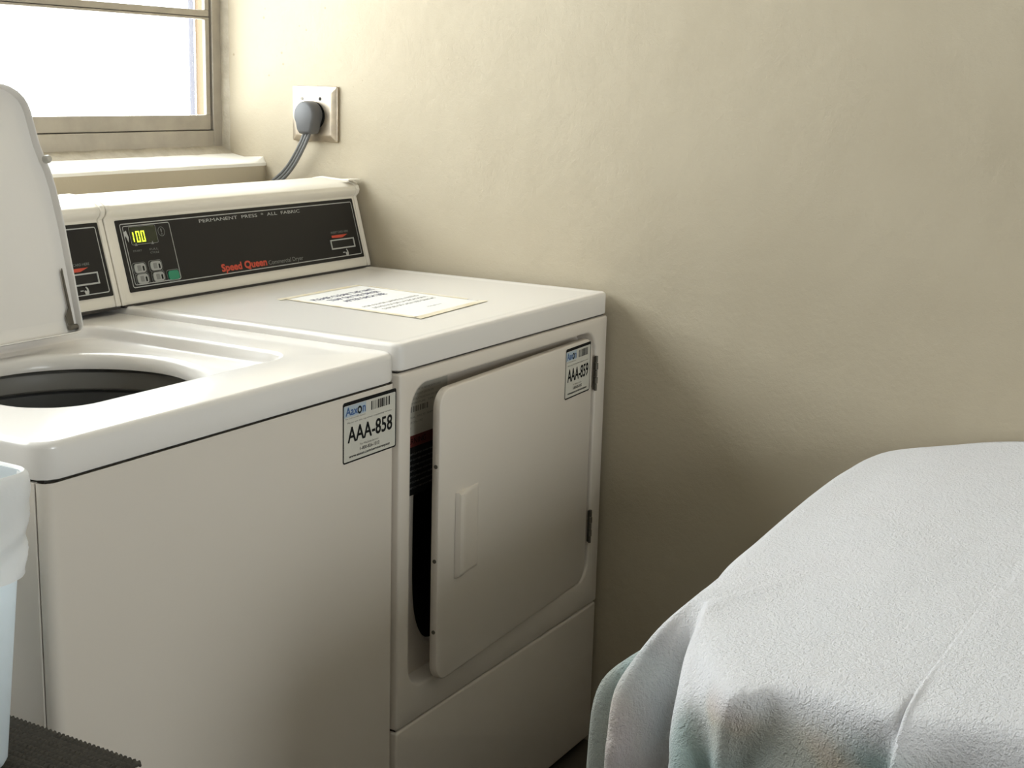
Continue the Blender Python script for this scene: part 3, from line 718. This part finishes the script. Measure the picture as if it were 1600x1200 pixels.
# cloth fabric: white terry top, washed-out teal and peach print lower down near the hanging corner, denser on the front drape to paint in its shade
m_cloth = bpy.data.materials.new('terry_cloth'); m_cloth.use_nodes = True; nt = m_cloth.node_tree; bs = nt.nodes['Principled BSDF']
bs.inputs['Roughness'].default_value = .95; bs.inputs['Sheen Weight'].default_value = .3; bs.inputs['Sheen Roughness'].default_value = .5
tc = nt.nodes.new('ShaderNodeTexCoord')
n1 = nt.nodes.new('ShaderNodeTexNoise'); n1.inputs['Scale'].default_value = 7; n1.inputs['Detail'].default_value = 2; n1.inputs['Distortion'].default_value = .6
nt.links.new(tc.outputs['Object'], n1.inputs['Vector'])
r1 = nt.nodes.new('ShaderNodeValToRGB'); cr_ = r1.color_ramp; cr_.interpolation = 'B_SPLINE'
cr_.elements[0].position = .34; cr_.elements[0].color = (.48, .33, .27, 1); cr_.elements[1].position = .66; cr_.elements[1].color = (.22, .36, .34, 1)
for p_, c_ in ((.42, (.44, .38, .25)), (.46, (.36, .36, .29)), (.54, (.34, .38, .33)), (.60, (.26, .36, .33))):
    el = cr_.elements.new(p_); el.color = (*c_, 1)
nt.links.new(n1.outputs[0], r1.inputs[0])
att = nt.nodes.new('ShaderNodeAttribute'); att.attribute_name = 'print_shade_amount'
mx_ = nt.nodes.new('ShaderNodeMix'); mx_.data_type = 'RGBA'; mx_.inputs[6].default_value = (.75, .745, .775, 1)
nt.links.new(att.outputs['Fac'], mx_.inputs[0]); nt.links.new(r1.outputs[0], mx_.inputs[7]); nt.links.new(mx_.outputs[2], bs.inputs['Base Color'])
prev = None
for sc, st, di in ((26, .35, .008), (240, .8, .0035), (600, .9, .002)):
    n = nt.nodes.new('ShaderNodeTexNoise'); n.inputs['Scale'].default_value = sc; n.inputs['Detail'].default_value = 3; nt.links.new(tc.outputs['Object'], n.inputs['Vector'])
    bp = nt.nodes.new('ShaderNodeBump'); bp.inputs['Strength'].default_value = st; bp.inputs['Distance'].default_value = di; nt.links.new(n.outputs[0], bp.inputs['Height'])
    if prev: nt.links.new(prev.outputs[0], bp.inputs['Normal'])
    prev = bp
nt.links.new(prev.outputs[0], bs.inputs['Normal'])
def zt(y): return .715+.12*max(0, min(-.55-y, .65))
CO = Vector((-.22, -.874, zt(-.874)))
# each column: edge point then points down to the hem
cols = []
def col(*p): cols.append([Vector(q) for q in p])
def side(x, y0=-.548, off=0): col((x, y0, zt(y0)-.002), (x, y0+.018, .700), (x, y0+.030, .668), (x, y0+.035+off, .60), (x, y0+.04+off, .50), (x, y0+.04+off, .40), (x, y0+.045+off, .28))
col((.004, -.757, zt(-.757)), (.006, -.752, .72), (.006, -.75, .68), (.006, -.75, .60), (.006, -.75, .50), (.006, -.75, .40), (.006, -.75, .28))
side(-.035, -.650); side(-.10, -.566); side(-.22, -.548, .01); side(-.36, -.546); side(-.50, -.550, .01); side(-.64, -.556); side(-.74, -.560)
col((-.800, -.560, zt(-.56)-.003), (-.850, -.552, .692), (-.885, -.535, .660), (-.925, -.500, .638), (-.945, -.472, .60), (-.948, -.464, .50), (-.95, -.462, .28))   # second lobe
col((-.850, -.562, zt(-.56)-.002), (-.890, -.552, .694), (-.925, -.535, .664), (-.950, -.520, .62), (-.960, -.512, .56), (-.965, -.510, .50), (-.97, -.510, .28))   # valley
col((-.885, -.565, zt(-.565)), (-.962, -.553, .701), (-1.000, -.538, .670), (-1.030, -.530, .642), (-1.052, -.534, .60), (-1.065, -.538, .55), (-1.07, -.54, .28))   # outer fold
col((-.900, -.573, zt(-.573)), (-.955, -.571, .698), (-.985, -.566, .668), (-1.012, -.562, .640), (-1.026, -.561, .60), (-1.032, -.562, .55), (-1.04, -.565, .28))
col((-.912, -.583, zt(-.583)-.001), (-.952, -.590, .699), (-.975, -.594, .668), (-.993, -.592, .638), (-1.002, -.589, .60), (-1.006, -.590, .55), (-1.02, -.59, .28))
col((-.925, -.592, zt(-.592)+.004), (-1.030, -.612, .708), (-1.100, -.632, .689), (-1.132, -.641, .661), (-1.150, -.650, .635), (-1.158, -.652, .59), (-1.17, -.655, .28))  # ridge
col((-.985, -.614, zt(-.614)-.002), (-1.060, -.640, .716), (-1.112, -.664, .700), (-1.130, -.678, .668), (-1.138, -.684, .635), (-1.142, -.688, .59), (-1.15, -.69, .28))
def front(y, dx=0, ex=0): 
    z = zt(y); col((-1.122+ex, y, z), (-1.144+ex, y, z-.005), (-1.155+ex+dx*.3, y, z-.024), (-1.157+dx+ex*.5, y, z-.070), (-1.162+dx*1.2, y, z-.13), (-1.165+dx*1.3, y, .50), (-1.17+dx*1.3, y, .28))
front(-.700, .004); front(-.722, .016); front(-.745, .004, .02); front(-.790, -.004, .018); front(-.830, .004, .006); front(-.858, .010)
col((-1.10, -.8660, zt(-.866)), (-1.140, -.866, zt(-.866)-.008), (-1.158, -.865, .722), (-1.166, -.864, .69), (-1.168, -.862, .62), (-1.17, -.860, .50), (-1.17, -.86, .28))
col((-1.102, -.8690, zt(-.869)+.0035), (-1.146, -.8690, zt(-.869)-.004), (-1.168, -.868, .722), (-1.186, -.867, .69), (-1.198, -.866, .62), (-1.205, -.862, .50), (-1.21, -.86, .28))
col((-1.10, -.8780, zt(-.878)+.001), (-1.145, -.878, zt(-.878)-.006), (-1.166, -.878, .724), (-1.182, -.878, .69), (-1.194, -.878, .62), (-1.20, -.876, .50), (-1.205, -.876, .28))
for i, y in enumerate((-.92, -.97, -1.03, -1.12, -1.25, -1.40, -1.55, -1.70, -1.85)): front(y, (-.004, -.010, -.016, .0, -.016, .004, -.014, .002, -.012)[i])
zz = zt(-1.9)
for x, y in ((-1.05, -1.93), (-.8, -1.94), (-.5, -1.94), (-.2, -1.94), (-.02, -1.93)):
    col((x, y, zz), (x, y-.02, zz-.01), (x, y-.03, zz-.04), (x, y-.035, .62), (x, y-.035, .5), (x, y-.035, .4), (x, y-.035, .28))
for y in (-1.7, -1.3, -1.0): col((.004, y, zt(y)), (.0065, y, zt(y)-.01), (.007, y, .70), (.007, y, .62), (.007, y, .5), (.007, y, .4), (.007, y, .28))
NC = len(cols)
sub = 7
full = []
for c in range(NC):
    for k_ in range(sub):
        t = k_/sub
        full.append([cr(cols[(c-1) % NC][j], cols[c][j], cols[(c+1) % NC][j], cols[(c+2) % NC][j], t) for j in range(7)])
rings = []
lens = []
seq = []
topn = 26
for j in range(1, topn):
    f = j/topn; ring = []
    for cc in full:
        e_ = cc[0]; p = CO.lerp(e_, f); zl_ = zt(p.y)
        crease = 0
        if p.x < -.3 and f < .999: crease = .0022/(1+math.exp(max(-40, min(40, (p.y+.872+.03*(1+p.x))*500))))
        und = .0035*noise.noise(Vector((p.x*4, p.y*7, 0)))+.0015*noise.noise(Vector((p.x*14, p.y*14, 3)))
        p = Vector((p.x, p.y, zl_*(1-f**6)+ (e_.z)*(f**6) + und*(1-f**8) + crease*(1-f**10)))
        ring.append(p)
    rings.append(ring)
dn = 5
dense = [spline(cc, dn) for cc in full]
for j in range(len(dense[0])): rings.append([d[j] for d in dense])
b = bmesh.new()
vr = loft(b, rings)
cv = b.verts.new(CO); r0 = vr[0]
for i in range(len(r0)): b.faces.new((cv, r0[i], r0[(i+1) % len(r0)]))
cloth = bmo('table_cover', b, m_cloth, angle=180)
me = cloth.data; at = me.attributes.new('print_shade_amount', 'FLOAT', 'POINT')
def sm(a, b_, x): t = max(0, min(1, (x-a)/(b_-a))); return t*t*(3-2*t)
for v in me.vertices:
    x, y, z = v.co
    at.data[v.index].value = .02 + .75*sm(.70, .62, z)*sm(-.56, -.50, y)*1.0 + .32*sm(.715, .66, z)*sm(-.62, -.57, y)*(1-sm(-.56, -.50, y)) + .72*sm(.735, .69, z)*sm(-1.10, -1.14, x)*(1-sm(-.66, -.60, y))  # front-drape term paints shade in along with the print
md = cloth.modifiers.new('thick', 'SOLIDIFY'); md.thickness = .002; md.offset = 0
tag(cloth, 'pale terry cloth cover draped over the table, corner hanging in folds', 'tablecloth')
